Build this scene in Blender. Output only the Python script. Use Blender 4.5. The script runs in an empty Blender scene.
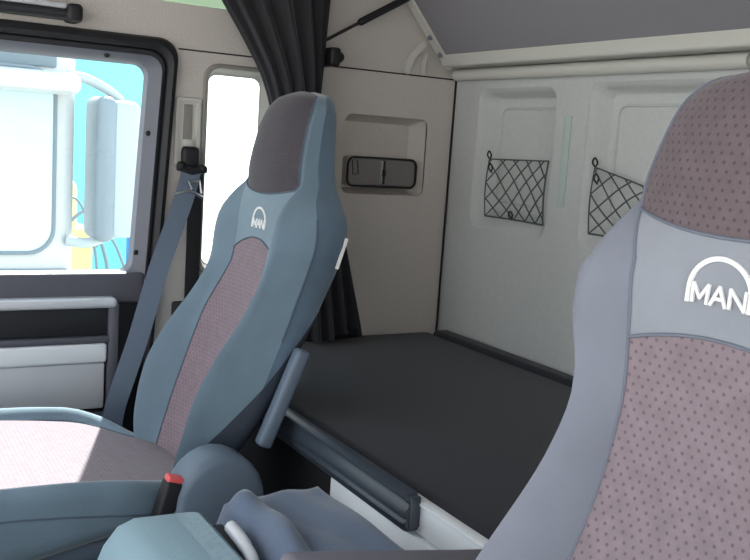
import bpy, bmesh, math, random
from mathutils import Vector, Matrix
random.seed(7)
SC = bpy.context.scene
COL = SC.collection
PI = math.pi

# ------------------------------------------------------------------ camera
CAM = Vector((1.10, 0.0, 1.37))
c = (375.0, 280.0)
VX, VY = (-165.0, 108.0), (1983.0, 253.0)      # vanishing points of the cab's width and length
F = math.sqrt(-((VX[0]-c[0])*(VY[0]-c[0]) + (VX[1]-c[1])*(VY[1]-c[1])))
ex = -Vector((VX[0]-c[0], VX[1]-c[1], F)).normalized()
ey = Vector((VY[0]-c[0], VY[1]-c[1], F)).normalized()
ez = ex.cross(ey)
R = Matrix((ex, ey, ez))
M = (R @ Matrix(((1,0,0),(0,-1,0),(0,0,-1)))).to_4x4()
M.translation = CAM
cd = bpy.data.cameras.new('camera'); cam = bpy.data.objects.new('camera', cd); COL.objects.link(cam)
cam.matrix_world = M
cd.sensor_width = 36; cd.lens = F*36/750; cd.clip_start = .02; cd.clip_end = 300
SC.camera = cam
SC.view_settings.view_transform = 'Standard'; SC.view_settings.look = 'None'
SC.view_settings.gamma = 1; SC.view_settings.use_curve_mapping = False
SC.view_settings.exposure = 0.28

# ------------------------------------------------------------------ materials
def srgb(h):
    r = []
    for v in h:
        v = v/255
        r.append(v/12.92 if v <= .04045 else ((v+.055)/1.055)**2.4)
    return (*r, 1)

def mat(name, rgb, rough=.6, metal=0., bump=0., bscale=200., var=0., vscale=30., spec=.5, sheen=0., coat=0.):
    m = bpy.data.materials.new(name); m.use_nodes = True
    nt = m.node_tree; b = nt.nodes['Principled BSDF']
    b.inputs['Base Color'].default_value = srgb(rgb)
    b.inputs['Roughness'].default_value = rough
    b.inputs['Metallic'].default_value = metal
    b.inputs['Specular IOR Level'].default_value = spec
    b.inputs['Sheen Weight'].default_value = sheen
    b.inputs['Sheen Roughness'].default_value = .4
    b.inputs['Coat Weight'].default_value = coat
    tc = nt.nodes.new('ShaderNodeTexCoord')
    if var:
        n = nt.nodes.new('ShaderNodeTexNoise'); n.inputs['Scale'].default_value = vscale; n.inputs['Detail'].default_value = 4
        nt.links.new(tc.outputs['Object'], n.inputs['Vector'])
        cr = nt.nodes.new('ShaderNodeMapRange')
        cr.inputs['From Min'].default_value = .3; cr.inputs['From Max'].default_value = .7
        cr.inputs['To Min'].default_value = 1-var; cr.inputs['To Max'].default_value = 1+var
        nt.links.new(n.outputs['Fac'], cr.inputs['Value'])
        mx = nt.nodes.new('ShaderNodeVectorMath'); mx.operation = 'SCALE'
        mx.inputs[0].default_value = srgb(rgb)[:3]
        nt.links.new(cr.outputs['Result'], mx.inputs['Scale'])
        nt.links.new(mx.outputs['Vector'], b.inputs['Base Color'])
    if bump:
        n = nt.nodes.new('ShaderNodeTexNoise'); n.inputs['Scale'].default_value = bscale; n.inputs['Detail'].default_value = 2
        nt.links.new(tc.outputs['Object'], n.inputs['Vector'])
        bp = nt.nodes.new('ShaderNodeBump'); bp.inputs['Strength'].default_value = bump; bp.inputs['Distance'].default_value = .003
        nt.links.new(n.outputs['Fac'], bp.inputs['Height'])
        nt.links.new(bp.outputs['Normal'], b.inputs['Normal'])
    return m

def dotted(name, base, dot, pitch=.0105, rad=.0021, bump=.25):
    """woven upholstery with a staggered grid of small round dots, laid out in the mesh's UVs (metres)"""
    m = mat(name, base, .9, var=.10, vscale=60, sheen=.25, bump=bump, bscale=350)
    nt = m.node_tree; b = nt.nodes['Principled BSDF']
    uv = nt.nodes.new('ShaderNodeUVMap')
    sep = nt.nodes.new('ShaderNodeSeparateXYZ'); nt.links.new(uv.outputs['UV'], sep.inputs['Vector'])
    def mth(op, a, bb=None):
        n = nt.nodes.new('ShaderNodeMath'); n.operation = op
        for i, v in enumerate((a, bb)):
            if v is None: continue
            if isinstance(v, (int, float)): n.inputs[i].default_value = v
            else: nt.links.new(v, n.inputs[i])
        return n.outputs[0]
    v = mth('DIVIDE', sep.outputs['Y'], pitch*.75)
    row = mth('FLOOR', v)
    u = mth('ADD', mth('DIVIDE', sep.outputs['X'], pitch), mth('MULTIPLY', row, .5))
    fu = mth('MULTIPLY', mth('SUBTRACT', mth('FRACT', u), .5), pitch)
    fv = mth('MULTIPLY', mth('SUBTRACT', mth('FRACT', v), .5), pitch*.75)
    d = mth('SQRT', mth('ADD', mth('MULTIPLY', fu, fu), mth('MULTIPLY', fv, fv)))
    mr = nt.nodes.new('ShaderNodeMapRange'); nt.links.new(d, mr.inputs['Value'])
    mr.inputs['From Min'].default_value = rad*.7; mr.inputs['From Max'].default_value = rad*1.3
    mr.inputs['To Min'].default_value = 1; mr.inputs['To Max'].default_value = 0
    mx = nt.nodes.new('ShaderNodeMix'); mx.data_type = 'RGBA'
    src = b.inputs['Base Color'].links[0].from_socket
    nt.links.new(mr.outputs['Result'], mx.inputs['Factor'])
    nt.links.new(src, mx.inputs['A']); mx.inputs['B'].default_value = srgb(dot)
    nt.links.new(mx.outputs['Result'], b.inputs['Base Color'])
    return m

def glass(name, tint=(1,1,1), refl=.05):
    m = bpy.data.materials.new(name); m.use_nodes = True
    nt = m.node_tree; nt.nodes.clear()
    o = nt.nodes.new('ShaderNodeOutputMaterial'); t = nt.nodes.new('ShaderNodeBsdfTransparent')
    g = nt.nodes.new('ShaderNodeBsdfGlossy'); mx = nt.nodes.new('ShaderNodeMixShader')
    t.inputs['Color'].default_value = (*tint, 1); g.inputs['Roughness'].default_value = .02
    mx.inputs['Fac'].default_value = refl
    nt.links.new(t.outputs[0], mx.inputs[1]); nt.links.new(g.outputs[0], mx.inputs[2]); nt.links.new(mx.outputs[0], o.inputs['Surface'])
    return m

MT = dict(
    wall = mat('speckled beige wall plastic', (198,191,185), .75, bump=.35, bscale=260, var=.06, vscale=220),
    rear = mat('light grey-green moulded plastic', (194,196,194), .7, bump=.25, bscale=300, var=.03, vscale=90),
    ceil = mat('grey headliner', (176,172,168), .9, bump=.3, bscale=300),
    floor = mat('dark rubber floor', (48,48,52), .8, bump=.3),
    black = mat('black trim plastic', (30,31,36), .55, bump=.1, bscale=400),
    rubber = mat('black rubber seal', (22,22,26), .6),
    frame = mat('dark grey door plastic', (88,88,98), .5, bump=.12, bscale=400),
    bevel = mat('mid grey frame plastic', (104,106,116), .5),
    silver = mat('silver painted panel', (205,207,212), .4, metal=.1),
    alu = mat('brushed aluminium', (232,236,240), .4, metal=.0),
    cream = mat('cream painted metal', (200,199,192), .5),
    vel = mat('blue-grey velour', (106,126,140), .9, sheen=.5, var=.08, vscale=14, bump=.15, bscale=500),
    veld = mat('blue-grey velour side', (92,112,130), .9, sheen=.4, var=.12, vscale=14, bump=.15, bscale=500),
    yoke = mat('pale grey velour', (139,143,151), .9, sheen=.4, var=.04, vscale=20, bump=.15, bscale=500),
    velB = mat('grey-violet velour', (118,122,133), .9, sheen=.4, var=.05, vscale=14, bump=.15, bscale=500),
    panel = dotted('mauve-grey dotted fabric', (126,111,119), (108,94,102)),
    head = dotted('dark mauve-grey dotted fabric', (64,59,66), (56,50,57)),
    headB = dotted('mauve dotted headrest fabric', (100,87,92), (76,64,70), .0105, .0017),
    panelB = dotted('mauve dotted seat fabric', (130,116,122), (104,90,98), .0105, .0017),
    yokeF = mat('pale blue-grey velour', (114,134,147), .9, sheen=.4, var=.04, vscale=20, bump=.15, bscale=500),
    pipeB = mat('light seam piping', (108,114,126), .9),
    pipe = mat('seam piping', (82,96,110), .9),
    shelld = mat('dark blue-grey back shell', (50,58,70), .6, bump=.1),
    shell = mat('grey-blue seat plastic', (96,110,126), .5, bump=.1),
    logo = mat('white embroidery thread', (236,236,236), .8, bump=.5, bscale=900),
    white = mat('white label', (238,238,236), .7),
    red = mat('red release button', (226,92,92), .4),
    mattress = mat('black mattress cloth', (34,35,43), .85, bump=.25, bscale=500, sheen=.1),
    bar = mat('dark blue-grey moulded plastic', (52,60,70), .38, bump=.05),
    curtain = mat('black curtain cloth', (38,38,42), .9, bump=.2, bscale=600, sheen=.2),
    belt = mat('grey-blue belt webbing', (92,104,120), .75, bump=.3, bscale=700),
    beltd = mat('black belt webbing', (30,30,34), .75, bump=.3, bscale=700),
    chrome = mat('steel', (190,192,196), .28, metal=.9),
    under = mat('dark grey bunk underside', (132,129,135), .85, bump=.2, bscale=400),
    net = mat('dark net cord', (80,86,86), .8),
    strip = mat('pale green-grey strip', (182,196,190), .6),
    smoke = mat('grey tinted cover', (124,119,115), .25, coat=.3),
    console = mat('blue-grey console plastic', (132,158,170), .55, bump=.12, bscale=350),
    consoled = dotted('dotted blue-grey plastic', (132,158,170), (112,136,148), .015, .0013, .1),
    cloth = mat('blue-grey padded cloth', (90,103,124), .9, sheen=.3, bump=.25, bscale=90, var=.06, vscale=12),
    arm = mat('dark grey armrest', (112,110,120), .6),
    glass = glass('clear window glass', (.95,1,1), .04),
    green = glass('green tinted glass', (.40,.47,.38), .05),
    # outside
    truck = mat('white truck paint', (182,186,188), .35),
    tglass = mat('windscreen with painted sky reflection', (176,202,210), .08, coat=.5),  # pale base colour stands in for the reflected sky
    tgrey = mat('grey truck plastic', (100,116,128), .5),
    tmir_shade = mat('mirror shell with painted shade', (112,126,138), .4),  # darker copy of the mirror shell, shade put into the colour
    tmir = mat('pale grey mirror shell', (158,170,176), .4),
    cyan = mat('cyan tarpaulin', (110,210,222), .6, var=.10, vscale=1.2),
    blue = mat('blue painted steel', (40,120,190), .5),
    yellow = mat('yellow machine paint', (232,206,130), .5),
    ground = mat('pale concrete', (186,184,178), .9, var=.06, vscale=2),
    slot = mat('grey-beige slot', (140,136,130), .6),
    dark = mat('dark cavity', (20,20,24), .8),
)

# ------------------------------------------------------------------ object helpers
def root_loc(p):
    while p.parent: p = p.parent
    return p.location.copy()

def link(name, me, m, parent=None, smooth=True, angle=40, kind=None):
    if m is not None: me.materials.append(MT[m] if isinstance(m, str) else m)
    if smooth:
        me.polygons.foreach_set('use_smooth', [True]*len(me.polygons))
        me.set_sharp_from_angle(angle=math.radians(angle))
    o = bpy.data.objects.new(name, me); COL.objects.link(o)
    if parent is not None:
        l = root_loc(parent)
        me.transform(Matrix.Translation(-l)); o.parent = parent
    else:
        xs = [v.co.x for v in me.vertices]; ys = [v.co.y for v in me.vertices]; zs = [v.co.z for v in me.vertices]
        l = Vector(((min(xs)+max(xs))/2, (min(ys)+max(ys))/2, min(zs)))
        me.transform(Matrix.Translation(-l)); o.location = l
    if kind: o['kind'] = kind
    return o

def thing(name, label, cat, loc=(0,0,0), group=None):
    o = bpy.data.objects.new(name, None); COL.objects.link(o); o.location = loc
    o.empty_display_size = .1
    o['label'] = label; o['category'] = cat
    if group: o['group'] = group
    return o

def tag(o, label, cat, group=None):
    o['label'] = label; o['category'] = cat
    if group: o['group'] = group
    return o

class MB:
    """collects verts and faces of ONE mesh"""
    def __init__(s): s.v = []; s.f = []; s.uv = {}
    def add(s, vs, fs):
        n = len(s.v); s.v += [tuple(v) for v in vs]; s.f += [[i+n for i in f] for f in fs]; return s
    def box(s, x0, x1, y0, y1, z0, z1, bev=.004, seg=2, mx=None):
        bm = bmesh.new()
        bmesh.ops.create_cube(bm, size=1)
        for v in bm.verts:
            v.co = Vector((x0+(v.co.x+.5)*(x1-x0), y0+(v.co.y+.5)*(y1-y0), z0+(v.co.z+.5)*(z1-z0)))
        if bev:
            bev = min(bev, .45*min(x1-x0, y1-y0, z1-z0))
            bmesh.ops.bevel(bm, geom=list(bm.edges), offset=bev, segments=seg, profile=.5, affect='EDGES')
        if mx is not None: bmesh.ops.transform(bm, matrix=mx, verts=bm.verts)
        bm.verts.index_update()
        s.add([v.co.copy() for v in bm.verts], [[v.index for v in f.verts] for f in bm.faces]); bm.free(); return s
    def tube(s, pts, r, n=10, cap=True, closed=False):
        pts = [Vector(p) for p in pts]; N = len(pts)
        rr = r if isinstance(r, (list, tuple)) else [r]*N
        rings = []; up = None
        for i, p in enumerate(pts):
            a = pts[(i-1) % N] if (i > 0 or closed) else p
            b = pts[(i+1) % N] if (i < N-1 or closed) else p
            t = (b-a).normalized()
            if up is None:
                up = Vector((0,0,1)) if abs(t.z) < .9 else Vector((1,0,0))
            u = (up - t*up.dot(t))
            if u.length < 1e-6: u = t.orthogonal()
            u.normalize(); up = u; w = t.cross(u)
            rings.append([p + (u*math.cos(2*PI*k/n) + w*math.sin(2*PI*k/n))*rr[i] for k in range(n)])
        vs = [v for q in rings for v in q]; fs = []
        for i in range(N if closed else N-1):
            j = (i+1) % N
            for k in range(n):
                fs.append([i*n+k, i*n+(k+1) % n, j*n+(k+1) % n, j*n+k])
        if cap and not closed:
            fs.append(list(range(n))[::-1]); fs.append([(N-1)*n+k for k in range(n)])
        return s.add(vs, fs)
    def loft(s, rings, cap0=True, cap1=True, closed=True):
        n = len(rings[0]); vs = [v for q in rings for v in q]; fs = []
        for i in range(len(rings)-1):
            for k in range(n if closed else n-1):
                fs.append([i*n+k, i*n+(k+1) % n, (i+1)*n+(k+1) % n, (i+1)*n+k])
        if cap0: fs.append(list(range(n))[::-1])
        if cap1: fs.append([(len(rings)-1)*n+k for k in range(n)])
        return s.add(vs, fs)
    def sphere(s, cc, r, n=12, sc=(1,1,1)):
        cc = Vector(cc); rings = []
        for i in range(1, n):
            a = PI*i/n
            rings.append([cc+Vector((r*sc[0]*math.sin(a)*math.cos(2*PI*k/(2*n)), r*sc[1]*math.sin(a)*math.sin(2*PI*k/(2*n)), r*sc[2]*math.cos(a))) for k in range(2*n)])
        return s.loft(rings)
    def mesh(s, name):
        me = bpy.data.meshes.new(name); me.from_pydata(s.v, [], s.f)
        bm = bmesh.new(); bm.from_mesh(me); bmesh.ops.recalc_face_normals(bm, faces=bm.faces); bm.to_mesh(me); bm.free()
        return me
    def build(s, name, m, parent=None, smooth=True, angle=40, kind=None):
        return link(name, s.mesh(name), m, parent, smooth, angle, kind)

def rrect(a0, a1, b0, b1, r, n=6):
    """rounded rectangle as a list of (a, b)"""
    out = []
    rs = r if isinstance(r, (list, tuple)) else [r]*4       # corners: (a1,b1),(a0,b1),(a0,b0),(a1,b0)
    for (ca, cb, s, q) in ((a1, b1, 0, 0), (a0, b1, 1, 1), (a0, b0, 2, 2), (a1, b0, 3, 3)):
        rad = rs[q]
        ox = ca - rad if q in (0, 3) else ca + rad
        oy = cb - rad if q in (0, 1) else cb + rad
        for k in range(n+1):
            t = (s + k/n)*PI/2
            out.append((ox + rad*math.cos(t), oy + rad*math.sin(t)))
    return out

def plate(outer, holes, depth, place, name='plate'):
    """flat plate with holes, made from a filled curve; place maps (a, b, d) to the world, d from 0 to depth"""
    cu = bpy.data.curves.new(name, 'CURVE'); cu.dimensions = '2D'; cu.fill_mode = 'BOTH'; cu.extrude = .5
    for loop in [outer]+holes:
        sp = cu.splines.new('POLY'); sp.points.add(len(loop)-1); sp.use_cyclic_u = True
        for p, (a, b) in zip(sp.points, loop): p.co = (a, b, 0, 1)
    o = bpy.data.objects.new(name, cu); COL.objects.link(o)
    dg = bpy.context.evaluated_depsgraph_get()
    me = bpy.data.meshes.new_from_object(o.evaluated_get(dg))
    bpy.data.objects.remove(o); bpy.data.curves.remove(cu)
    for v in me.vertices: v.co = Vector(place(v.co.x, v.co.y, (v.co.z+.5)*depth))
    bm = bmesh.new(); bm.from_mesh(me); bmesh.ops.remove_doubles(bm, verts=bm.verts, dist=1e-5)
    bmesh.ops.recalc_face_normals(bm, faces=bm.faces); bm.to_mesh(me); bm.free()
    me.materials.clear()
    return me

def cr(tab, z):
    """smooth (monotone-ish cubic) interpolation in a table of (z, value)"""
    if z <= tab[0][0]: return tab[0][1]
    if z >= tab[-1][0]: return tab[-1][1]
    for i in range(len(tab)-1):
        if tab[i][0] <= z <= tab[i+1][0]: break
    z0, v0 = tab[i]; z1, v1 = tab[i+1]; h = z1-z0; t = (z-z0)/h
    def sl(j):
        if j <= 0: return (tab[1][1]-tab[0][1])/(tab[1][0]-tab[0][0])
        if j >= len(tab)-1: return (tab[-1][1]-tab[-2][1])/(tab[-1][0]-tab[-2][0])
        a = (tab[j][1]-tab[j-1][1])/(tab[j][0]-tab[j-1][0]); b = (tab[j+1][1]-tab[j][1])/(tab[j+1][0]-tab[j][0])
        return 0 if a*b <= 0 else 2*a*b/(a+b)
    m0, m1 = sl(i)*h, sl(i+1)*h
    return v0*(2*t**3-3*t*t+1)+m0*(t**3-2*t*t+t)+v1*(-2*t**3+3*t*t)+m1*(t**3-t*t)

def spl(pts, n):
    """Catmull-Rom through 2-D or 3-D points"""
    P = [Vector(p) for p in pts]; out = []
    for i in range(len(P)-1):
        a = P[i-1] if i else P[i]*2-P[i+1]; b = P[i]; c_ = P[i+1]; d = P[i+2] if i+2 < len(P) else P[i+1]*2-P[i]
        for k in range(n):
            t = k/n
            out.append(.5*((2*b)+(c_-a)*t+(2*a-5*b+4*c_-d)*t*t+(3*b-a-3*c_+d)*t**3))
    out.append(P[-1]); return out

# ================================================================== THE CAB SHELL
XL, YR = -1.10, 1.51                       # inner face of the far side wall, of the rear wall
side = lambda a, b, d: (XL-d, a, b)        # (y, z, depth outwards)
rearp = lambda a, b, d: (a, YR+d, b)

SH = lambda L: [(a+(z-1.5)*.055, z) for a, z in L]        # the door's rear edge leans with the pillar
H_DOOR = SH(rrect(-.62, .700, .12, 1.580, .045))
H_WIN = rrect(.785, .945, 1.03, 1.525, .03)
H_REC = rrect(1.165, 1.425, 1.235, 1.447, .022)
H_UP = rrect(.50, .86, 1.668, 1.88, .02)
w = link('wall_left', plate([(-.95,-.02),(1.55,-.02),(1.55,1.98),(-.95,1.98)], [H_DOOR, H_WIN, H_REC, H_UP], .045, side), 'wall', kind='structure', angle=30)
# side wall recess (a shallow tray behind the opening)
b = MB()
o1 = rrect(1.165,1.425,1.235,1.447,.022); o2 = rrect(1.178,1.392,1.250,1.428,.018)
b.loft([[side(a,z,.001) for a,z in o1], [side(a,z,.006) for a,z in o1], [side(a,z,.044) for a,z in o2]], cap0=False)
b.build('recess', 'wall', w)
# groove line along the wall and dark gap in the corner
MB().box(XL-.002,XL+.0015, .708,1.505, 1.5615,1.565, .0005).build('seam_groove', 'dark', w)
b = MB(); b.tube([(XL+.004,YR-.006,.84),(XL+.003,YR-.003,1.575)], .003, 8); b.build('trim_1', 'dark', kind='structure')

# rear wall with two moulded pockets
PK = [(-.985,-.668,1.165,1.538), (-.552,-.16,1.165,1.545), (-.04,.30,1.165,1.545)]
holes = [rrect(x0,x1,z0,z1,.035) for x0,x1,z0,z1 in PK]
rw = link('wall_rear', plate([(-1.16,-.02),(1.16,-.02),(1.16,1.98),(-1.16,1.98)], holes, .012, rearp), 'rear', kind='structure', angle=30)
for x0,x1,z0,z1 in PK:
    q = lambda e, d, r: [(a, YR+d, z) for a, z in rrect(x0+e[0], x1-e[1], z0+e[2], z1-e[3], r)]
    b = MB()
    b.loft([q((-.004,-.004,-.004,-.004),-.0005,.038), q((.004,.003,.006,.004),.003,.033), q((.016,.008,.03,.014),.018,.03), q((.030,.014,.045,.022),.040,.026), q((.036,.018,.05,.028),.044,.022)], cap0=False)
    b.build('pocket', 'rear', rw)
    b = MB()   # raised inner border line of the pocket floor
    loop = [(a, YR+.043, z) for a, z in rrect(x0+.055, x1-.03, z0+.075, z1-.05, .02)]
    b.tube(loop, .0035, 6, closed=True); b.build('pocket_bead', 'rear', rw)
MB().box(-.63,-.606, YR-.004,YR+.002, 1.252,1.468, .002).build('reading_strip', 'strip', rw)
# floor, ceiling, opposite wall and front bulkhead (out of the picture)
MB().box(-1.15,1.15,-.95,1.55,-.05,0,.0).build('floor','floor',kind='structure')
MB().box(-1.15,1.15,-.62,1.55,1.98,2.02,.0).build('ceiling','ceil',kind='structure')
rightp = lambda a, b_, d: (1.12+d, a, b_)
link('wall_right', plate([(-.95,-.02),(1.55,-.02),(1.55,1.98),(-.95,1.98)], [rrect(-.75,.74,.05,1.72,.05)], .04, rightp), 'wall', kind='structure', angle=30)
MB().box(-1.1,1.12,-.95,-.62,0,.90,.05,4).build('wall_front','black',kind='structure')

# ------------------------------------------------------------------ passenger door
door = bpy.data.objects.new('door_1', None); COL.objects.link(door); door['kind'] = 'structure'; door.location = (XL, 0, .12)
def ring(outs, name, m, parent, cap0=False, cap1=False):
    b = MB(); b.loft(outs, cap0, cap1); return b.build(name, m, parent)
rr = lambda y1, z0, z1, r, x: [(x, a, z) for a, z in SH(rrect(-.58, y1, z0, z1, r, 8))]
# black rubber seal: a rounded bead round the door
ring([rr(.703,.13,1.583,.05,XL-.02), rr(.703,.13,1.583,.05,XL+.010), rr(.699,.133,1.578,.048,XL+.020), rr(.690,.14,1.566,.046,XL+.024), rr(.680,.15,1.556,.044,XL+.016), rr(.678,.15,1.553,.044,XL-.01)], 'door_seal', 'rubber', door)
# window frame of the door: flat dark band, lighter inner bevel
fr = ring([rr(.682,.955,1.558,.044,XL-.012), rr(.676,.965,1.552,.044,XL+.003), rr(.670,.970,1.544,.04,XL+.004), rr(.664,.985,1.538,.038,XL+.000)], 'window_frame', 'black', door)
ring([rr(.668,.968,1.540,.038,XL+.006), rr(.662,.985,1.534,.036,XL+.002), rr(.640,1.022,1.522,.032,XL-.010), rr(.635,1.030,1.517,.030,XL-.03)], 'inner_bevel', 'bevel', fr)
b = MB()
for y,z,x in ((.540,1.531,XL+.000),(.642,1.36,XL-.004),(.622,1.075,XL-.006)):
    b.sphere((x,y,z), .0065, 8, (.5,1,1))
b.build('screw_cap', 'rubber', fr)
MB().box(XL-.034,XL-.030,-.60,.645,1.02,1.525,.001).build('window_pane', 'glass', door)
b = MB(); b.box(XL-.03,XL+.012,-.59,.640,.955,1.028,.008,3); b.build('window_sill','frame',door)
MB().box(XL-.035,XL-.022,-.66,.700,.13,.97,.004).build('door_skin','black',door)
b = MB(); b.box(XL-.01,XL+.050,-.57,.568,.950,.974,.010,4); b.build('arm_ledge','silver',door)
MB().box(XL-.012,XL+.030,-.57,.562,.882,.952,.006,2).build('recess_panel','black',door)
MB().box(XL-.012,XL+.040,-.57,.555,.866,.882,.004,2).build('trim_rail','frame',door)
b = MB(); b.box(XL-.012,XL+.034,-.57,.545,.705,.818,.006,2); b.build('door_panel','silver',door)
b = MB(); b.box(XL-.012,XL+.042,-.57,.548,.818,.865,.008,3); b.build('door_panel_ledge','alu',door)
MB().box(XL-.012,XL+.040,.550,.575,.66,.962,.006,2).build('panel_edge','frame',door)
MB().box(XL-.012,XL+.03,-.57,.555,.40,.695,.006,2).build('lower_pocket','frame',door)

# pillar behind the door: black lower trim with a curved bead
b = MB(); b.box(XL-.004,XL+.012,.712,1.02,.40,.955,.006,2)
b.tube(spl([(XL+.015,.725,.60),(XL+.016,.725,.86),(XL+.016,.745,.925),(XL+.016,.80,.94)],8), .007, 8)
b.build('trim_2','black',kind='structure')

# small fixed side window
win = bpy.data.objects.new('window_1', None); COL.objects.link(win); win['kind'] = 'structure'; win.location = (XL,.865,1.03)
wr = lambda e, x, r: [(x, a, z) for a, z in rrect(.785-e, .945+e, 1.03-e, 1.525+e, r)]
ring([wr(.014,XL+.001,.04), wr(.010,XL+.006,.038), wr(.003,XL+.006,.033), wr(-.001,XL-.002,.03), wr(-.006,XL-.03,.026), wr(-.012,XL-.036,.022)], 'window_frame', 'slot', win)
MB().box(XL-.040,XL-.037,.782,.948,1.027,1.528,.0005).build('window_pane','glass',win)
up = bpy.data.objects.new('window_2', None); COL.objects.link(up); up['kind'] = 'structure'; up.location = (XL,.71,1.668)
MB().box(XL-.040,XL-.037,.496,.864,1.664,1.884,.0005).build('window_pane','green',up)

# ------------------------------------------------------------------ recess box in the side wall
t = thing('storage_cup', 'grey tinted flap box with dark rim in the side wall recess', 'storage box', (XL-.02,1.295,1.252))
o1 = rrect(1.182,1.402,1.254,1.336,.022)
def so(e,x): return [(x, a, z) for a, z in rrect(1.182+e,1.402-e,1.254+e,1.336-e,max(.006,.022-e))]
ring([so(0,XL-.044), so(0,XL-.005)], 'box_body', 'wall', t)
ring([so(-.0005,XL-.006), so(-.0005,XL-.002), so(.001,XL+.000), so(.0035,XL+.000), so(.005,XL-.006)], 'rim', 'rubber', t)
b = MB(); b.loft([so(.004,XL-.010), so(.006,XL-.006)]); b.build('flap','smoke',t)
b = MB(); b.box(XL-.007,XL-.001,1.287,1.292,1.264,1.327,.001); b.build('divider','chrome',t)
b = MB(); b.box(XL-.007,XL-.002,1.292,1.300,1.264,1.327,.001); b.box(XL-.007,XL+.003,1.290,1.300,1.285,1.303,.001); b.build('latch','rubber',t)
b = MB(); b.tube([(XL-.005,1.197,1.325),(XL-.005,1.213,1.325),(XL-.005,1.218,1.290),(XL-.005,1.202,1.287)], .0016, 6, closed=True); b.build('pull_tab','rubber',t)

# ------------------------------------------------------------------ grab handle above the door
t = thing('grab_handle', 'dark grab handle bar with silver top mounted above the side window', 'grab handle', (XL+.03,.2,1.59))
b = MB(); b.tube([(XL+.035,-.25,1.607),(XL+.035,.445,1.607)], .014, 12); b.build('bar','black',t)
b = MB(); b.box(XL+.018,XL+.052,-.25,.440,1.617,1.629,.005,3); b.build('top_strip','silver',t)
b = MB(); b.box(XL-.001,XL+.058,.440,.474,1.590,1.630,.010,3); b.build('end_cap','rubber',t)
b = MB(); b.box(XL-.001,XL+.058,-.285,-.245,1.588,1.633,.010,3); b.build('end_cap','rubber',t)
MB().box(XL+.001,XL+.020,-.1,.40,1.634,1.642,.003).build('clip','cream',t)

# ------------------------------------------------------------------ seat belt on the pillar
t = thing('seat_belt', 'grey seat belt running down from the slider on the beige door pillar', 'seat belt', (XL+.02,.74,.75))
b = MB()
g = rrect(.703,.768,1.285,1.452,.006); g2 = rrect(.712,.759,1.293,1.443,.004)
b.loft([[(XL+.0005,a,z) for a,z in g],[(XL+.008,a,z) for a,z in rrect(.705,.766,1.287,1.450,.006)],[(XL+.008,a,z) for a,z in g2],[(XL+.002,a,z) for a,z in g2]],cap0=False)
sl = b.build('height_track','cream',t)
MB().box(XL+.002,XL+.006,.725,.746,1.30,1.435,.001).build('track_slot','slot',sl)
b = MB(); b.box(XL+.004,XL+.012,.722,.750,1.335,1.352,.002); b.build('track_stop','cream',sl)
b = MB(); b.box(XL+.006,XL+.030,.718,.762,1.285,1.335,.010,3); b.sphere((XL+.03,.715,1.288),.012,8); b.sphere((XL+.03,.768,1.283),.012,8)
b.tube([(XL+.03,.706,1.287),(XL+.035,.74,1.276),(XL+.03,.776,1.282)], .009, 8)
b.build('guide_loop','rubber',t)
def strap(pts, wdir, width, th=.0022):
    """ribbon through pts; wdir gives the width direction at each point"""
    P = spl(pts, 8); n = len(P)
    Wd = spl(wdir, 8); rings = []
    for i in range(n):
        tt = (P[min(i+1,n-1)]-P[max(i-1,0)]).normalized(); wv = Vector(Wd[i]); wv = (wv-tt*wv.dot(tt)).normalized(); nn = tt.cross(wv)
        h = wv*width/2; k = nn*th/2
        rings.append([P[i]-h-k, P[i]+h-k, P[i]+h+k, P[i]-h+k])
    b = MB(); b.loft(rings); return b
sb = strap([(-1.068,.742,1.285),(-1.045,.712,1.20),(-1.010,.650,1.05),(-.975,.598,.90),(-.955,.56,.80),(-.95,.54,.735),(-.95,.53,.66)],
      [(0,1,.2),(.1,1,.25),(.15,1,.3),(.15,1,.35),(.15,1,.3),(.1,1,.2),(.1,1,.2)], .046)
sb.build('shoulder_strap','belt',t)
b = MB(); b.box(XL+.006,XL+.009,.742,.778,.95,1.285,.001); b.build('retractor_strap','beltd',t)
b = MB(); b.tube([(-1.055,.695,1.222),(-1.048,.73,1.232),(-1.052,.765,1.215)], .004, 8); b.tube([(-1.045,.735,1.236),(-1.045,.727,1.252),(-1.05,.755,1.256),(-1.05,.76,1.226)], .0035, 8)
b.build('tongue','chrome',t)

# ------------------------------------------------------------------ curtain
def curtain():
    t = thing('curtain', 'black curtain gathered in folds beside the small side window', 'curtain', (-1.02,1.02,.86))
    ztab_a = [(.868,1.005),(1.0,1.0),(1.15,1.0),(1.3,.985),(1.45,.915),(1.48,.905),(1.52,.888),(1.6,.838),(1.7,.768),(1.80,.71),(1.96,.66)]
    ztab_b = [(.868,1.215),(1.0,1.178),(1.15,1.135),(1.3,1.08),(1.45,1.052),(1.48,1.054),(1.6,1.060),(1.7,1.066),(1.8,1.072),(1.96,1.07)]
    n = 240; rings = []
    for i in range(46):
        z = .868+(1.96-.868)*i/45
        a, bb = cr(ztab_a, z), cr(ztab_b, z); cy, hy = (a+bb)/2, (bb-a)/2
        sq = 1-.35*math.exp(-((z-1.45)/.09)**2)
        row = []
        for k in range(n):
            th = 2*PI*k/n
            ph = 1.2*math.sin(2.1*z+th)
            cf = math.cos(15*th+ph); f = 1 + .21*sq*(1-2*abs(math.sin(.5*(15*th+ph)))**1.4+.35*cf) + .07*math.cos(4*th+3*z)
            row.append((-1.028+.048*f*math.cos(th), cy+hy*.93*(1+.08*(f-1))*math.sin(th)*(1+.12*(f-1)), z + (.012*math.sin(3*th) if i == 0 else 0)))
        rings.append(row)
    b = MB(); b.loft(rings); b.build('cloth','curtain',t,angle=80)
    b = MB(); b.box(-1.09,-.985,1.055,1.084,1.555,1.60,.008,3); b.sphere((-1.0,1.085,1.578),.013,8); b.build('tie_clip','rubber',t)
    return t
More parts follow.
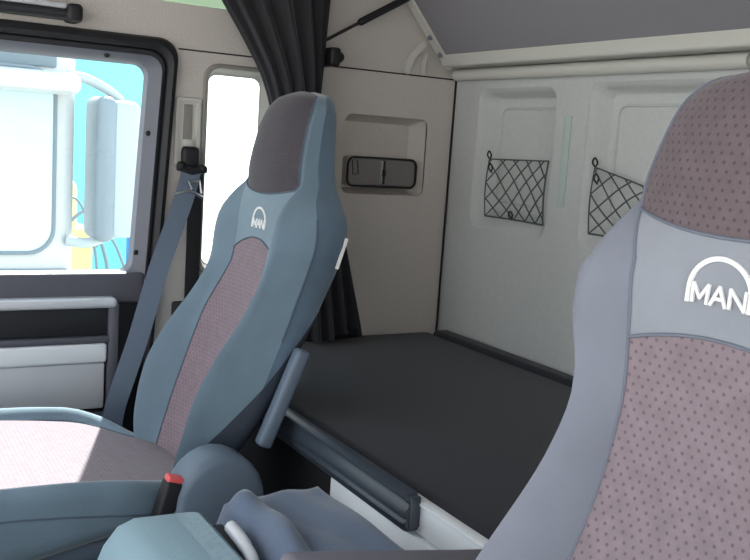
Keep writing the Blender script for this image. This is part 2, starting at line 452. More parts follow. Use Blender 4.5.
curtain()

# ------------------------------------------------------------------ folded upper bunk, its bracket and gas strut
t = thing('upper_bunk', 'folded-up upper bunk with dark grey underside above the rear wall', 'bunk', (0,1.45,1.59))
def bunkpt(x, s, k=0):       # s along the tilted board from its lower edge, k normal to it
    dy, dz = -.657, .754
    return Vector((x, 1.455+s*dy+k*dz, 1.600+s*dz-k*dy))
b = MB()
vs = []; 
for k in (0,.05):
    vs += [bunkpt(-1.055,.012,k), bunkpt(1.05,.012,k), bunkpt(1.05,.45,k), bunkpt(-1.055,.45,k)]
b.add(vs, [[0,1,2,3],[7,6,5,4],[0,4,5,1],[1,5,6,2],[2,6,7,3],[3,7,4,0]]); b.build('underside','under',t,smooth=False)
b = MB(); b.box(-1.072,1.06,1.435,1.500,1.591,1.632,.006,3); b.build('front_lip','cream',t)
b = MB()
for (x0,x1,k0,k1,s0,s1) in ((-1.084,-1.052,-.006,.05,-.012,.45),):
    vs = [bunkpt(x,s,k) for k in (k0,k1) for (x,s) in ((x0,s0),(x1,s0),(x1,s1),(x0,s1))]
    b.add(vs, [[0,1,2,3],[7,6,5,4],[0,4,5,1],[1,5,6,2],[2,6,7,3],[3,7,4,0]])
br = b.build('side_bracket','cream',t,smooth=False)
for s in (.035,.090):
    p = bunkpt(-1.066,s,-.006); b = MB(); b.sphere(p,.0085,8,(1,.9,.9)); b.build('bolt','bevel',br)
def arm_plate(pts, wd, x0, x1):
    P = spl([(a,z) for a,z in pts],6); L_, R2 = [], []
    for i,p in enumerate(P):
        tt = (P[min(i+1,len(P)-1)]-P[max(i-1,0)]).normalized(); nn = Vector((-tt.y,tt.x)); L_.append(p+nn*wd/2); R2.append(p-nn*wd/2)
    b = MB(); b.loft([[(x0,l.x,l.y),(x0,r.x,r.y),(x1,r.x,r.y),(x1,l.x,l.y)] for l,r in zip(L_,R2)]); return b
arm_plate([(1.388,1.650),(1.366,1.628),(1.346,1.600),(1.334,1.566)],.018,-1.096,-1.084).build('hinge_arm','cream',t)
arm_plate([(1.396,1.622),(1.392,1.605),(1.390,1.585),(1.390,1.566)],.009,-1.096,-1.084).build('hinge_arm','cream',t)
b = MB(); b.tube([(-1.075,1.492,1.5735),(-.105,1.492,1.5735)],.0155,16); b.tube([(-.098,1.492,1.5735),(1.06,1.492,1.5735)],.0155,16)
tag(b.build('roller_tube','cream'), 'cream roller tube running along the top of the rear wall', 'roller tube')
t = thing('gas_strut', 'thin black gas strut running from the curtain up to the upper bunk', 'gas strut', (-1.06,1.18,1.60))
p0, p1 = Vector((-1.062,1.066,1.616)), Vector((-1.055,1.305,1.756)); pm = p0+(p1-p0)*.42
b = MB(); b.tube([p0,pm],.0042,8); b.build('rod','black',t)
b = MB(); b.tube([pm,pm+(p1-p0)*.02,p1],[.0075,.0095,.0095],12); b.build('cylinder','rubber',t)
b = MB(); b.sphere(p0,.009,8); b.build('ball_end','chrome',t)

# ------------------------------------------------------------------ cargo nets on the pockets
def net(x0,x1,z0,tops,label):
    """diamond net hung over a pocket; tops gives height at the left and right end"""
    t = thing('cargo_net', label, 'cargo net', ((x0+x1)/2,YR+.02,z0), 'cargo nets on the rear wall')
    L = lambda x: tops[0]+(tops[1]-tops[0])*(x-x0)/(x1-x0)
    b = MB(); cw, chh = .052, .060
    def pt(u, v):         # u along x in metres, v 0..1
        x = x0+u; zt = L(x); z = z0+(zt-z0)*v
        return Vector((x, YR+.006+.012*math.sin(PI*(u/(x1-x0)))-.006*math.sin(PI*v), z))
    Wn = x1-x0; nv = 3.2
    # two families of diagonals in (u/cw, v*nv) space
    for sgn in (1,-1):
        for k in range(-8,14):
            seg = []
            for i in range(240):
                v = i/239; u = (k + sgn*v*nv)*cw + .005*math.sin(6*v+.9*k)
                if 0 <= u <= Wn: seg.append(pt(u,v))
                elif len(seg) > 1: break
                else: seg = []
            if len(seg) > 2: b.tube(seg[::10]+[seg[-1]], .0019, 5)
    b.build('mesh_cords','net',t)
    b = MB(); b.tube([pt(Wn*i/12,1) for i in range(13)],.0018,6); b.tube([pt(0,i/8) for i in range(9)],.0018,6); b.tube([pt(Wn*i/12,0) for i in range(13)],.0022,6); b.tube([pt(Wn,i/8) for i in range(9)],.0022,6)
    b.build('border_cord','net',t)
    for (u,v) in ((.0,1.06),(.012,.84),(.10,.06)):
        p = pt(u,v); b = MB(); b.tube(spl([p+Vector((0,.004,-.012)),p+Vector((-.008,-.002,.0)),p+Vector((0,-.004,.012)),p+Vector((.008,-.002,.002)),p+Vector((.003,0,-.006))],5),.0022,6)
        b.build('hook','rubber',t)
    return t
net(-.925,-.684,1.200,(1.352,1.358),'dark cargo net with level top edge on the pocket beside the corner')
net(-.52,-.20,1.198,(1.352,1.278),'dark cargo net with sagging top edge half behind the nearer headrest')

# ------------------------------------------------------------------ lower bunk
MB().box(-1.085,1.10,.770,1.502,.0,.775,.004).build('bunk_box','dark')
bb = bpy.data.objects['bunk_box']; tag(bb,'dark bunk box under the black mattress','bunk')
t = thing('bunk_mattress','long black mattress lying on the bunk along the rear wall','mattress',(0,1.13,.775))
b = MB(); b.box(-1.088,1.10,.766,1.470,.776,.850,.018,4); b.build('pad','mattress',t)
b = MB(); b.box(-1.04,1.09,1.452,1.503,.80,.864,.012,4); b.build('rear_roll','mattress',t)
t = thing('bunk_rail','silver aluminium rail along the front edge of the bunk','rail',(0,.755,.795))
b = MB(); b.box(-1.06,1.08,.748,.7655,.797,.842,.002); b.build('face','alu',t)
b = MB(); b.box(-1.06,1.08,.744,.7655,.842,.8475,.002); b.build('top_flange','alu',t)
t = thing('drawer_front','silver drawer front strip below the dark bunk guard','drawer',(0,.75,.70))
b = MB(); b.box(-.275,.55,.742,.7695,.752,.793,.004,2); b.build('strip','alu',t)
b = MB(); b.box(-.26,.54,.750,.7695,.62,.750,.004,2); b.build('panel','black',t)
t = thing('bunk_guard','dark ribbed plastic guard bar along the front edge of the bunk','guard bar',(-.25,.735,.80))
def pr(pts, x0, x1):   # extrude a (y,z) outline along x
    return [[(x0,a,z) for a,z in pts],[(x1,a,z) for a,z in pts]]
prof = [(.748,.800),(.730,.800),(.722,.806),(.720,.816),(.7245,.820),(.7245,.824),(.719,.828),(.719,.838),(.724,.844),(.726,.850),(.722,.853),(.722,.857),(.728,.861),(.746,.861)]
b = MB(); rings = []
for x,sc in ((-.500,.80),(-.495,.94),(-.487,1),(-.01,1),(-.002,.94),(.003,.80)):
    rings.append([(x, .735+(a-.735)*sc, .83+(z-.83)*sc) for a,z in prof])
b.loft(rings); b.build('bar','bar',t,angle=50)
b = MB(); b.box(-.004,.006,.728,.748,.808,.858,.004); b.build('end_cap','bar',t)
b = MB(); b.sphere((-.488,.720,.842),.003,8); b.build('screw','white',t)

# ================================================================== SEATS
def seat(name, label, loc, pal, far):
    t = thing(name, label, 'truck seat', (0,0,0), 'truck seats')
    YP = [(.66,.548),(.75,.582),(.86,.620),(.955,.652),(1.07,.692),(1.145,.710),(1.22,.716),(1.30,.715),(1.38,.727),(1.42,.740),(1.445,.760),(1.458,.790)]
    Wt = [(.66,.090),(.72,.125),(.78,.152),(.85,.172),(.92,.178),(1.0,.172),(1.07,.166),(1.13,.171),(1.18,.182),(1.215,.180),(1.245,.160),(1.275,.138),(1.30,.128),(1.34,.122),(1.39,.116),(1.42,.111),(1.44,.100),(1.452,.083),(1.458,.055)]
    BOW = [(1.22,0),(1.255,.012),(1.29,.030),(1.42,.030),(1.45,.020),(1.458,.010)]     # the headrest's front is rounded
    Pt = [(.66,.070),(.72,.084),(.78,.096),(.86,.104),(1.0,.104),(1.12,.098),(1.22,.098),(1.26,.112),(1.29,.122),(1.34,.117),(1.39,.111),(1.42,.106),(1.44,.095),(1.452,.078),(1.458,.050)]
    Bt = [(.66,.02),(.72,.050),(.80,.078),(.90,.088),(.97,.076),(1.05,.050),(1.11,.036),(1.18,.034),(1.23,.024),(1.28,.008),(1.31,0),(1.5,0)]
    Tt = [(.66,.02),(.74,.035),(.82,.055),(.90,.075),(1.05,.108),(1.2,.125),(1.28,.122),(1.36,.112),(1.41,.100),(1.44,.078),(1.452,.055),(1.458,.020)]
    ZT, ZH = (1.146 if far else 1.161), 1.276
    LEAN = [(.66,.030),(.85,.026),(.92,.028),(1.0,.034),(1.08,.024),(1.15,.010),(1.21,0)]       # the nearer backrest stands a little more upright
    HS = 1.0 if far else .70        # height of the headrest
    def zhead(z): return z if z < ZH else ZH+(z-ZH)*HS
    NC, NB, NS, NK = 8, 10, 6, 6
    def sec(z):
        """half cross-section at height z: list of (x, depth) from the centre round to the back"""
        W_, p, bb, T = cr(Wt,z), cr(Pt,z), cr(Bt,z), cr(Tt,z); g = W_-p
        if not far: W_ = p+(W_-p)*cr([(.90,1.0),(1.0,.88),(1.12,.82),(1.2,.88),(1.28,.95),(1.31,1)],z)
        fl_ = 0
        if far: fl_ = cr([(.80,1),(1.0,1),(1.12,0)],z); p *= 1+.15*fl_
        g = W_-p; bw = cr(BOW,z)
        out = [(p*i/NC, .006*(1-(i/NC)**2) - .004 - .016*fl_*(i/NC)**2 + bw*(i/NC)**2.4) for i in range(NC+1)]
        q0 = out[-1]
        e = min(.022, .3*g)
        bol = spl([(q0[0],q0[1]), (p+.22*g,-.50*bb-.001+bw*1.05), (p+.55*g,-bb-.0015+bw*1.15), (W_-e,-.55*bb+.03*T+bw*1.2), (W_,.30*T+bw*.8)], 3)[1:]
        sd = spl([(W_,.30*T+bw*.8),(W_-.002,.58*T),(W_-.20*min(.09,W_),.88*T),(W_-.5*min(.12,W_),T)], 3)[1:]
        lx = W_-.5*min(.12,W_)
        bk = [(lx*(1-i/NK), T+.006*math.sin(PI/2*i/NK)) for i in range(1,NK+1)]
        return out, [tuple(v) for v in bol], [tuple(v) for v in sd], bk
    def zoff(z, x, p):
        a = max(0, 1-(x/p)**2) if p > 0 else 0
        return a*((.028 if far else .016)*math.exp(-((z-ZT)/.045)**2) - .014*math.exp(-((z-ZH)/.025)**2) + .006*math.exp(-((z-1.45)/.02)**2))
    zs = [.66+ (ZT-.66)*i/34 for i in range(35)] + [ZT+(ZH-ZT)*i/8 for i in range(1,9)] + [ZH+(1.42-ZH)*i/14 for i in range(1,15)] + [1.425,1.43,1.435,1.44,1.4445,1.448,1.452,1.455,1.457,1.458]
    iT, iH = 34, 42
    rows = []
    for z in zs:
        a, bo, sd, bk = sec(z); half = a+bo+sd+bk; p = cr(Pt,z); yp = cr(YP,z) + (0 if far else cr(LEAN,z))
        R_ = [(x, yp+d, zhead(z)+zoff(z,x,p)) for x,d in half]
        L_ = [(-x, y, zz) for x,y,zz in R_[1:-1]][::-1]
        rows.append(R_+L_)          # starts at the front centre, runs over +x, the back, then -x
    n = len(rows[0]); nc, nb, ns = NC, 12, 9
    def cell(k):                    # which part a column strip belongs to
        kk = k if k < n/2 else n-1-k
        s_ = 1 if k < n/2 else -1
        if kk < nc: return ('c', 0)
        if kk < nc+nb: return ('b', s_)
        return ('k', 0)
    parts = {}
    for i in range(len(rows)-1):
        for k in range(n):
            kind, s_ = cell(k)
            if kind == 'c': key = 'center_panel' if i < iT else ('logo_band' if i < iH else 'headrest_panel')
            elif kind == 'b': key = 'bolster+' if s_ > 0 else 'bolster-'
            else:
                key = 'back_cover'
            parts.setdefault(key, []).append((i,k))
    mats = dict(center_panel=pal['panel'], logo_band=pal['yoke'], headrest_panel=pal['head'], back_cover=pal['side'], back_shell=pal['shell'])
    made = {}
    # arc length coordinates for the dotted fabric
    def build_part(key):
        idx = {}; vs = []; fs = []; uvs = []
        for (i,k) in parts[key]:
            f = []
            for (a,bq) in ((i,k),(i,(k+1)%n),(i+1,(k+1)%n),(i+1,k)):
                if (a,bq) not in idx:
                    idx[(a,bq)] = len(vs); vs.append(rows[a][bq])
                    uvs.append((rows[a][bq][0], rows[a][bq][2]*1.045))
                f.append(idx[(a,bq)])
            fs.append(f)
        if key == 'headrest_panel' or key == 'back_cover' or key.startswith('bolster'):
            pass
        if key == 'back_cover':      # close bottom and top with caps
            for r_, rev in ((0,True),(len(rows)-1,False)):
                off = len(vs); vs += rows[r_]; uvs += [(0,0)]*n
                f = list(range(off,off+n)); fs.append(f[::-1] if rev else f)
        me = bpy.data.meshes.new(key); me.from_pydata(vs,[],fs)
        ul = me.uv_layers.new(name='UVMap')
        for lp in me.loops: ul.data[lp.index].uv = uvs[lp.vertex_index]
        nm = 'bolster' if key.startswith('bolster') else key
        if nm in ('bolster','back_cover'):       # the hard back shell starts below a slanting edge
            bm = bmesh.new(); bm.from_mesh(me); fl = bm.faces.layers.int.new('outer'); bm.faces.ensure_lookup_table()
            cells = parts[key]
            def outer(k):
                kk = k if k < n/2 else n-1-k
                return nm == 'back_cover' or kk >= nc+6
            fsel = [bm.faces[q] for q in range(len(bm.faces)) if q >= len(cells) or outer(cells[q][1])]
            for f in fsel: f[fl] = 1
            pc, pn = Vector((0,.660,.915)), Vector((0,1,-.9)).normalized()
            geom = list({e for f in fsel for e in f.edges}|{v for f in fsel for v in f.verts})+fsel
            bmesh.ops.bisect_plane(bm, geom=geom, plane_co=pc, plane_no=pn, dist=1e-6)
            kill = [f for f in bm.faces if f[fl] == 1 and (f.calc_center_median()-pc).dot(pn) > 0]
            for f in kill:
                off = len(shell.v); shell.add([v.co.copy() for v in f.verts], [list(range(len(f.verts)))])
            bmesh.ops.delete(bm, geom=kill, context='FACES')
            bm.faces.layers.int.remove(fl); bm.to_mesh(me); bm.free()
        m = pal['bol'] if nm == 'bolster' else mats[nm]
        return link(nm, me, m, t, angle=60)
    shell = MB()
    for key in parts: made[key] = build_part(key)
    sm = shell.mesh('back_shell'); bm = bmesh.new(); bm.from_mesh(sm); bmesh.ops.remove_doubles(bm, verts=bm.verts, dist=2e-5)
    bm.to_mesh(sm); bm.free(); link('back_shell', sm, pal['shell'], t, angle=60)
    # piping along the seams
    b = MB()
    def colpts(k, i0, i1, push=.0008):
        return [Vector(rows[i][k])+Vector((0,-push,0)) for i in range(i0,i1)]
    for k in (nc, n-nc): b.tube(colpts(k,2,iT+1 if far else iH+1), .0014, 6)
    for k in (nc, n-nc): b.tube(colpts(k,iH,len(rows)-3), .0014, 6)
    for k in (nc+nb-0, n-nc-nb): b.tube([Vector(rows[i][k])+Vector((.001 if k < n/2 else -.001,-.0005,0)) for i in range(2,iH-2) if zs[i] > 1.0], .0016, 6)
    for i in (iT, iH):
        ks = [(k % n) for k in range(-nc, nc+1)]
        b.tube([Vector(rows[i][k])+Vector((0,-.0008,0)) for k in ks], .0016, 6)
    b.build('seam_piping', pal['pipe'], t)
    # embroidered mark: arch over three letters, following the band's front
    def front(x, z):
        zz = z
        for _ in range(6): zz = z-zoff(zz, x, cr(Pt,zz))
        z = zz; p = cr(Pt,z)
        u = min(abs(x)/p, 1)
        return cr(YP,z) + .006*(1-u*u)-.004
    zc = 1.205 if far else 1.217
    lm = MB(); RX, RZ, th_ = .0330, .030, .0042
    def flat(px, pz, h):
        px -= 0 if far else .0055
        return Vector((px, front(px, zc+pz)-h, zc+pz))
    ang = [PI*k/28 for k in range(29)]
    out_ = [(-RX,-.012)] + [(-RX*math.cos(a), RZ*math.sin(a)) for a in ang] + [(RX,-.012)]
    inn_ = [(-RX+th_,-.012)] + [(-(RX-th_)*math.cos(a), (RZ-th_)*math.sin(a)) for a in ang] + [(RX-th_,-.012)]
    rings = []
    for (ax,az),(bx_,bz) in zip(out_,inn_):
        rings.append([flat(ax,az,.0002), flat(ax,az,.0022), flat(bx_,bz,.0022), flat(bx_,bz,.0002)])
    lm.loft(rings)
    def stroke(pts, wd):
        for (ax,az),(bx_,bz) in zip(pts[:-1],pts[1:]):
            dv = Vector((bx_-ax,bz-az)).normalized(); nn = Vector((-dv.y,dv.x))*wd/2; ex_ = dv*wd*.35
            q = [(ax-ex_.x+nn.x,az-ex_.y+nn.y),(ax-ex_.x-nn.x,az-ex_.y-nn.y),(bx_+ex_.x-nn.x,bz+ex_.y-nn.y),(bx_+ex_.x+nn.x,bz+ex_.y+nn.y)]
            lm.loft([[flat(u,w_,.0002) for u,w_ in q],[flat(u,w_,.0022) for u,w_ in q]])
    LW, LH, z0_ = .0150, .0150, -.0105
    for x0_, pts in ((-.0262,[(0,0),(0,1),(.5,.25),(1,1),(1,0)]), (-.0075,[(0,0),(.5,1),(1,0)]), (-.0075,[(.22,.36),(.78,.36)]), (.0112,[(0,0),(0,1),(1,0),(1,1)])):
        stroke([(x0_+LW*u, z0_+LH*v) for u,v in pts], .0030)
    lm.build('embroidered_logo','logo',made['logo_band'],smooth=False)
    # ------------- cushion
    def cush(y):
        W_ = cr([(.0,.20),(.03,.232),(.10,.244),(.40,.242),(.46,.228),(.50,.195),(.54,.14),(.57,.12)],y)
        p = cr([(.0,.16),(.10,.198),(.40,.195),(.46,.17),(.50,.135),(.57,.10)],y)
        zc_ = cr([(.0,.745),(.02,.775),(.06,.792),(.2,.790),(.40,.772),(.50,.752),(.57,.735)],y)
        bz = cr([(.0,.004),(.06,.014),(.2,.014),(.40,.022),(.47,.016),(.52,.004),(.57,0)],y)
        zb = cr([(.0,.68),(.05,.645),(.2,.668),(.46,.705),(.57,.70)],y)
        ctr = [(p*i/NC, zc_-.004*(1-(i/NC)**2)) for i in range(NC+1)]
        g = W_-p
        bo = spl([(p,zc_),(p+.25*g,zc_+.7*bz),(p+.55*g,zc_+bz),(W_-.12*g,zc_+.55*bz-.004),(W_,zc_-.030)],3)[1:]
        sd = [(W_,zc_-.03-(zc_-.03-zb-.02)*k/3) for k in range(1,4)] + [(W_-.012,zb+.004),(W_-.03,zb)]
        bt = [((W_-.03)*(1-k/4),zb) for k in range(1,5)]
        return ctr, [tuple(v) for v in bo], sd, bt
    ys = [.0,.004,.010,.02,.035,.05]+[.05+.40*i/16 for i in range(1,17)]+[.47,.485,.50,.515,.53,.55,.57]
    crow = []
    for y in ys:
        a, bo, sd, bt = cush(y); half = a+bo+sd+bt
        R_ = [(x,y,z) for x,z in half]; L_ = [(-x,y_,z) for x,y_,z in R_[1:-1]][::-1]
        crow.append(R_+L_)
    n2 = len(crow[0]); cp = {}
    for i in range(len(crow)-1):
        for k in range(n2):
            kk = k if k < n2/2 else n2-1-k
            cp.setdefault('cushion_panel' if kk < nc else 'cushion_side', []).append((i,k))
    for key, cells in cp.items():
        idx = {}; vs = []; fs = []; uvs = []
        for (i,k) in cells:
            f = []
            for (a,bq) in ((i,k),(i,(k+1)%n2),(i+1,(k+1)%n2),(i+1,k)):
                if (a,bq) not in idx: idx[(a,bq)] = len(vs); vs.append(crow[a][bq]); uvs.append((crow[a][bq][0],crow[a][bq][1]))
                f.append(idx[(a,bq)])
            fs.append(f[::-1])
        if key == 'cushion_side':
            for r_ in (0,len(crow)-1):
                off = len(vs); vs += crow[r_]; uvs += [(0,0)]*n2; fs.append(list(range(off,off+n2)))
        me = bpy.data.meshes.new(key); me.from_pydata(vs,[],fs)
        ul = me.uv_layers.new(name='UVMap')
        for lp in me.loops: ul.data[lp.index].uv = uvs[lp.vertex_index]
        bm = bmesh.new(); bm.from_mesh(me); bmesh.ops.recalc_face_normals(bm,faces=bm.faces); bm.to_mesh(me); bm.free()
        link(key, me, pal['panel'] if key == 'cushion_panel' else pal['bol'], t, angle=60)
    b = MB()
    for k in (nc, n2-nc): b.tube([Vector(crow[i][k])+Vector((0,0,.0006)) for i in range(4,len(crow)-2)], .0016, 6)
    for k in (nc+12, n2-nc-12): b.tube([Vector(crow[i][k]) for i in range(4,len(crow)-5)], .0018, 6)
    b.build('cushion_piping', pal['pipe'], t)
    # ------------- hinge cover on the inboard side, base, buckle
    s_ = 1 if far else -1
    def dome(e):
        pts = [(.405+e,.60+e),(.462+e*.7,.735)]
        for k in range(13):
            a = PI*(1-k/12)
            pts.append((.555+(.080-e)*math.cos(a), .752+(.088-e)*math.sin(a)))
        pts += [(.635-e,.60+e)]
        return pts
    b = MB()
    rings = [[(s_*x,a,z) for a,z in dome(e)] for x,e in ((.205,.012),(.210,.002),(.222,0),(.268,0),(.280,.004),(.286,.014))]
    b.loft(rings); b.build('hinge_cover','shell',t,angle=50)
    b = MB(); b.box(-.20,.20,.06,.52,.30,.668,.02,3); b.build('suspension_base','black',t)
    b = MB(); b.box(-.235,.235,.02,.55,.002-loc[2],.30,.02,3); b.build('pedestal','black',t)
    b = MB(); b.box(-.215,.215,-.01,.50,.655,.692,.010,3); b.build('seat_pan','shell',t)
    if far:
        mx = Matrix.Translation((.258,.475,.768)) @ Matrix.Rotation(math.radians(-16),4,'X')
        b = MB(); b.box(-.016,.016,-.022,.022,-.11,.030,.006,3,mx); bk_ = b.build('buckle','rubber',t)
        b = MB(); b.box(-.012,.012,-.020,.020,.024,.038,.003,2,mx); o = b.build('release_button','red',bk_); o['label'] = 'red release button'
        i = 30
        q = Vector(rows[iH-1][nc+nb+3]); q2 = Vector(rows[iT-4][nc+nb+3])
        b = MB(); b.box(-.0015,.0015,-.003,.004,-.030,.030,.0008,1,Matrix.Translation(Vector((.170,.812,1.165))) @ Matrix.Rotation(math.radians(-17),4,'X')); b.build('fabric_label','white',t)
        b = MB(); b.box(-.014,.014,-.014,.014,-.095,.095,.008,3,Matrix.Translation((.190,.698,.903)) @ Matrix.Rotation(math.radians(-22),4,'X')); b.build('side_strut','shell',t)
    else:
        mx = Matrix.Translation((-.292,.575,.863)) @ Matrix.Rotation(math.radians(-9),4,'X')
        b = MB(); b.box(-.034,.034,-.095,.19,-.030,.022,.012,4,mx); am = b.build('armrest','arm',t)
        b = MB(); b.box(-.040,-.032,-.090,.19,-.016,-.004,.003,2,mx); b.build('edge_strip','silver',am)
        b = MB(); b.tube([(-.255,.65,.862),(-.19,.655,.862)],.020,14); b.build('armrest_pivot','black',t)
    t.location = loc
    return t

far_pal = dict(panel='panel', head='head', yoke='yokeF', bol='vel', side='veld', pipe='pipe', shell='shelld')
near_pal = dict(panel='panelB', head='headB', yoke='yoke', bol='velB', side='velB', pipe='pipeB', shell='shelld')
seat('passenger_seat','blue-grey velour truck seat with mauve panel standing beside the side window',(-.585,0,0),far_pal,True)
seat('driver_seat','nearer grey truck seat with mauve dotted panel and headrest, cut by the frame',(.600,-.095,.052),near_pal,False)

# ------------------------------------------------------------------ middle of the cab
MB().box(-.22,.24,-.60,.66,.0,.64,.03,3).build('engine_tunnel','black'); tag(bpy.data.objects['engine_tunnel'],'dark engine tunnel hump on the floor between the two seats','engine tunnel')
t = thing('console_box','pale blue-grey console box with dotted lid between the seats','console',(.12,.36,.642))
prof = [(.215,.642),(.228,.70),(.256,.80),(.280,.860),(.297,.882),(.318,.890),(.388,.888),(.402,.885),(.409,.872),(.412,.642)]
b = MB(); rings = []
for x,e in ((-.004,.012),(.0,.004),(.010,0),(.26,0),(.27,.004)):
    rings.append([(x, a+(.31-a)*e*3, z-(e if z > .65 else 0)) for a,z in prof])
b.loft(rings); body = b.build('body','console',t,angle=50)
me = bpy.data.meshes.new('dotted_lid'); lv = [(x,a,.8886) for x,a in rrect(.012,.20,.316,.396,.008)]
me.from_pydata(lv+[(x,a,.884) for x,a,_ in lv],[],[list(range(len(lv)))]+[[i,len(lv)+i,len(lv)+(i+1)%len(lv),(i+1)%len(lv)] for i in range(len(lv))])
ul = me.uv_layers.new(name='UVMap')
for lp in me.loops: ul.data[lp.index].uv = me.vertices[lp.vertex_index].co.xy
link('dotted_lid', me, 'consoled', body, smooth=False)
b = MB(); b.box(.0,.26,.4125,.436,.642,.862,.003); b.build('lever_slot','rubber',t)
b = MB(); b.tube(spl([(.20,.424,.80),(.14,.424,.864),(.10,.426,.876),(.055,.426,.880)],6),[.008]*12+[.009]*7,10); b.build('lever','silver',t)

def padded():
    t = thing('folded_cover','rumpled blue-grey padded cover lying between console box and bunk','cover',(.0,.53,.6415))
    def grid(x0,x1,y0,y1,zf,th,nx=26,ny=26):
        vs = []; fs = []
        for lay in (0,1):
            for i in range(nx+1):
                for j in range(ny+1):
                    u, v = i/nx, j/ny
                    ed = min(u,1-u,v,1-v); rnd = math.sqrt(max(0,1-(1-min(ed/.10,1))**2))
                    x, y = x0(u,v) if callable(x0) else x0+(x1-x0)*u, y0+(y1-y0)*v
                    z = zf(u,v)
                    vs.append((x,y, z+ (th*(rnd-.5) if lay == 0 else -th*.5-th*.25*rnd)))
        m = (nx+1)*(ny+1)
        for i in range(nx):
            for j in range(ny):
                a = i*(ny+1)+j; q = [a,a+1,a+ny+2,a+ny+1]
                fs.append(q); fs.append([m+k for k in q[::-1]])
        b_ = list(range(0,ny+1)); 
        loop = [j for j in range(ny+1)] + [i*(ny+1)+ny for i in range(1,nx+1)] + [nx*(ny+1)+j for j in range(ny-1,-1,-1)] + [i*(ny+1) for i in range(nx-1,0,-1)]
        for k in range(len(loop)):
            a, c_ = loop[k], loop[(k+1)%len(loop)]
            fs.append([a,c_,m+c_,m+a])
        return MB().add(vs,fs)
    fl = lambda u,v: .852+.012*v+.004*u+.003*math.sin(9*u+4*v)+.002*math.sin(14*v-6*u)
    grid(-.06,.26,.45,.605,fl,.04).build('flat_fold','cloth',t,angle=70)
    hp = lambda u,v: .828+.030*math.sin(PI*min(1,v*1.15))+.006*math.sin(11*u+5*v)-.012*u
    grid(-.03,.26,.440,.515,hp,.09).build('rolled_edge','cloth',t,angle=70)
    b = MB(); b.box(.0,.25,.50,.585,.6415,.835,.02,3); b.build('filling','cloth',t)
padded()

# ================================================================== OUTSIDE
MB().box(-40,30,-30,40,-1.25,-1.15,0).build('ground','ground',kind='structure')
t = thing('parked_truck','white truck cab facing the side window, seen through the glass','truck',(-4.6,-.2,-1.15))
b = MB(); b.box(-6.2,-3.62,-1.5,1.03,-.75,2.6,.10,4); b.build('cab','truck',t)
ws = lambda e,x,r: [(x,a,z) for a,z in rrect(-1.30+e,.915-e,.74+e,1.62-e,r)]
ring([ws(-.012,-3.63,.13), ws(-.012,-3.605,.13), ws(.0,-3.60,.12), ws(.012,-3.612,.11)],'windscreen_seal','tgrey',t)
b = MB(); b.loft([ws(.008,-3.63,.11),ws(.008,-3.608,.11)]); b.build('windscreen','tglass',t)
b = MB(); b.loft([[(x,a,z) for a,z in rrect(-1.45,1.0,1.505,1.605,.045)] for x in (-3.64,-3.44)]+[[(-3.40,a,z) for a,z in rrect(-1.40,.95,1.52,1.595,.03)]]); b.build('sun_visor','truck',t)
b = MB(); b.box(-3.63,-3.60,.10,.92,1.63,1.85,.01); b.build('marker_panel','tgrey',t)
mr = MB(); mr.box(-3.78,-3.52,1.14,1.32,.82,1.50,.05,4); mo = mr.build('mirror_housing','tmir',t)
MB().box(-3.80,-3.50,1.095,1.20,.80,1.515,.05,4).build('mirror_shaded_half','tmir_shade',mo)  # added box, coloured darker as the shaded left half of the mirror
b = MB(); b.tube(spl([(-3.62,.98,1.60),(-3.6,1.06,1.59),(-3.62,1.17,1.545),(-3.65,1.24,1.50)],6),.024,10); b.build('mirror_arm','tmir',mo)
b = MB(); b.tube(spl([(-3.62,.98,.80),(-3.6,1.08,.79),(-3.62,1.20,.83),(-3.65,1.26,.86)],6),.026,10); b.build('mirror_arm','tmir',mo)
b = MB(); b.box(-3.63,-3.58,-1.45,1.02,.10,.66,.03); b.build('grille','tgrey',t)
for y in (-1.2,.72):
    b = MB(); b.tube([(-4.4,y-.15,-.72),(-4.4,y+.15,-.72)],.43,24); b.build('wheel','rubber',t)
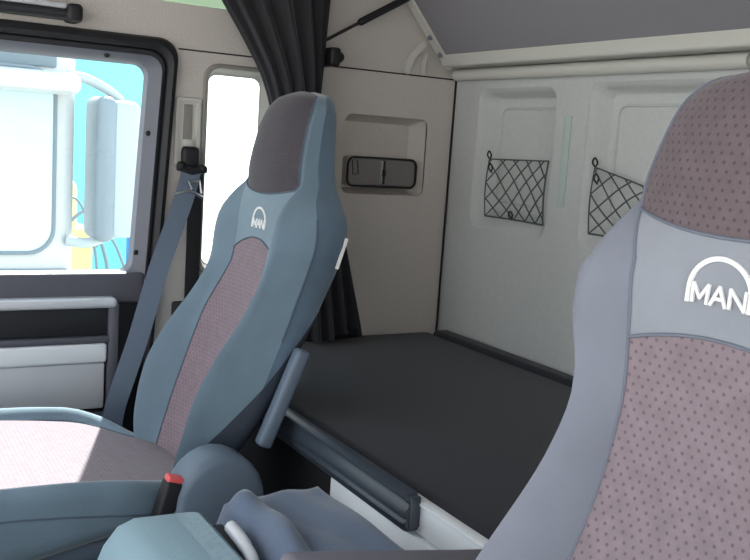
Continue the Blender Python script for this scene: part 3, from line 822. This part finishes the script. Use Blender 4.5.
# cyan tarpaulin trailer behind
t = thing('trailer','cyan tarpaulin trailer standing behind the white truck','trailer',(-8.5,3.5,-1.15))
b = MB(); b.box(-10.5,-8.0,-3.0,3.15,-.1,2.3,.05); b.build('tarpaulin','cyan',t)
b = MB(); b.box(-10.5,-7.98,-3.0,3.2,-.3,-.1,.02); b.build('chassis','tgrey',t)
for k in range(4):
    b = MB(); b.box(-7.995,-7.98,-2.9+k*1.9,-2.86+k*1.9,-.1,2.3,.005); b.build('strap','cyan',t)
for y in (-2.2,-.8,1.9):
    b = MB(); b.tube([(-9.3,y,-.72),(-8.1,y,-.72)],.43,20); b.build('wheel','rubber',t)
t = thing('yellow_machine','yellow machine with hanging hoses behind the truck mirror','machine',(-6.0,1.7,-1.15))
b = MB(); b.box(-6.3,-5.9,1.36,1.66,-.3,.62,.06,3); b.box(-6.25,-5.95,1.34,1.56,.5,.98,.10,4); b.build('body','yellow',t)
for y, rad, top in ((1.52,.010,.84),(1.60,.013,.74),(1.78,.010,.55)):
    b = MB(); b.tube(spl([(-5.85,y-.14,top-.08),(-5.82,y-.02,top),(-5.82,y+.10,top-.25),(-5.82,y+.15,.2),(-5.82,y+.1,-.2)],6),rad,8); b.build('hose','tgrey',t)
b = MB(); b.box(-6.3,-5.9,1.3,1.95,-1.15,-.25,.05); b.build('undercarriage','tgrey',t)
b = MB(); b.box(-7.4,-7.2,2.30,2.62,-1.15,.50,.02); tag(b.build('steel_post','blue'),'blue steel post behind the truck mirror','post')

# ================================================================== LIGHT
wd = bpy.data.worlds.new('sky'); SC.world = wd; wd.use_nodes = True
nt = wd.node_tree; bg = nt.nodes['Background']
tc = nt.nodes.new('ShaderNodeTexCoord'); sp = nt.nodes.new('ShaderNodeSeparateXYZ'); rp = nt.nodes.new('ShaderNodeValToRGB')
nt.links.new(tc.outputs['Generated'], sp.inputs['Vector']); nt.links.new(sp.outputs['Z'], rp.inputs['Fac'])
rp.color_ramp.elements[0].color = (1.0,1.0,1.0,1); rp.color_ramp.elements[1].color = (.70,.85,1.0,1)
nt.links.new(rp.outputs['Color'], bg.inputs['Color']); bg.inputs['Strength'].default_value = 2.4
sd = bpy.data.lights.new('sun','SUN'); so_ = bpy.data.objects.new('sun',sd); COL.objects.link(so_)
d = Vector((.925,-.38,-.90))
so_.rotation_euler = d.to_track_quat('-Z','Y').to_euler(); so_.location = (-4,3,6)
sd.energy = 14; sd.angle = .01; sd.color = (1,.96,.9)
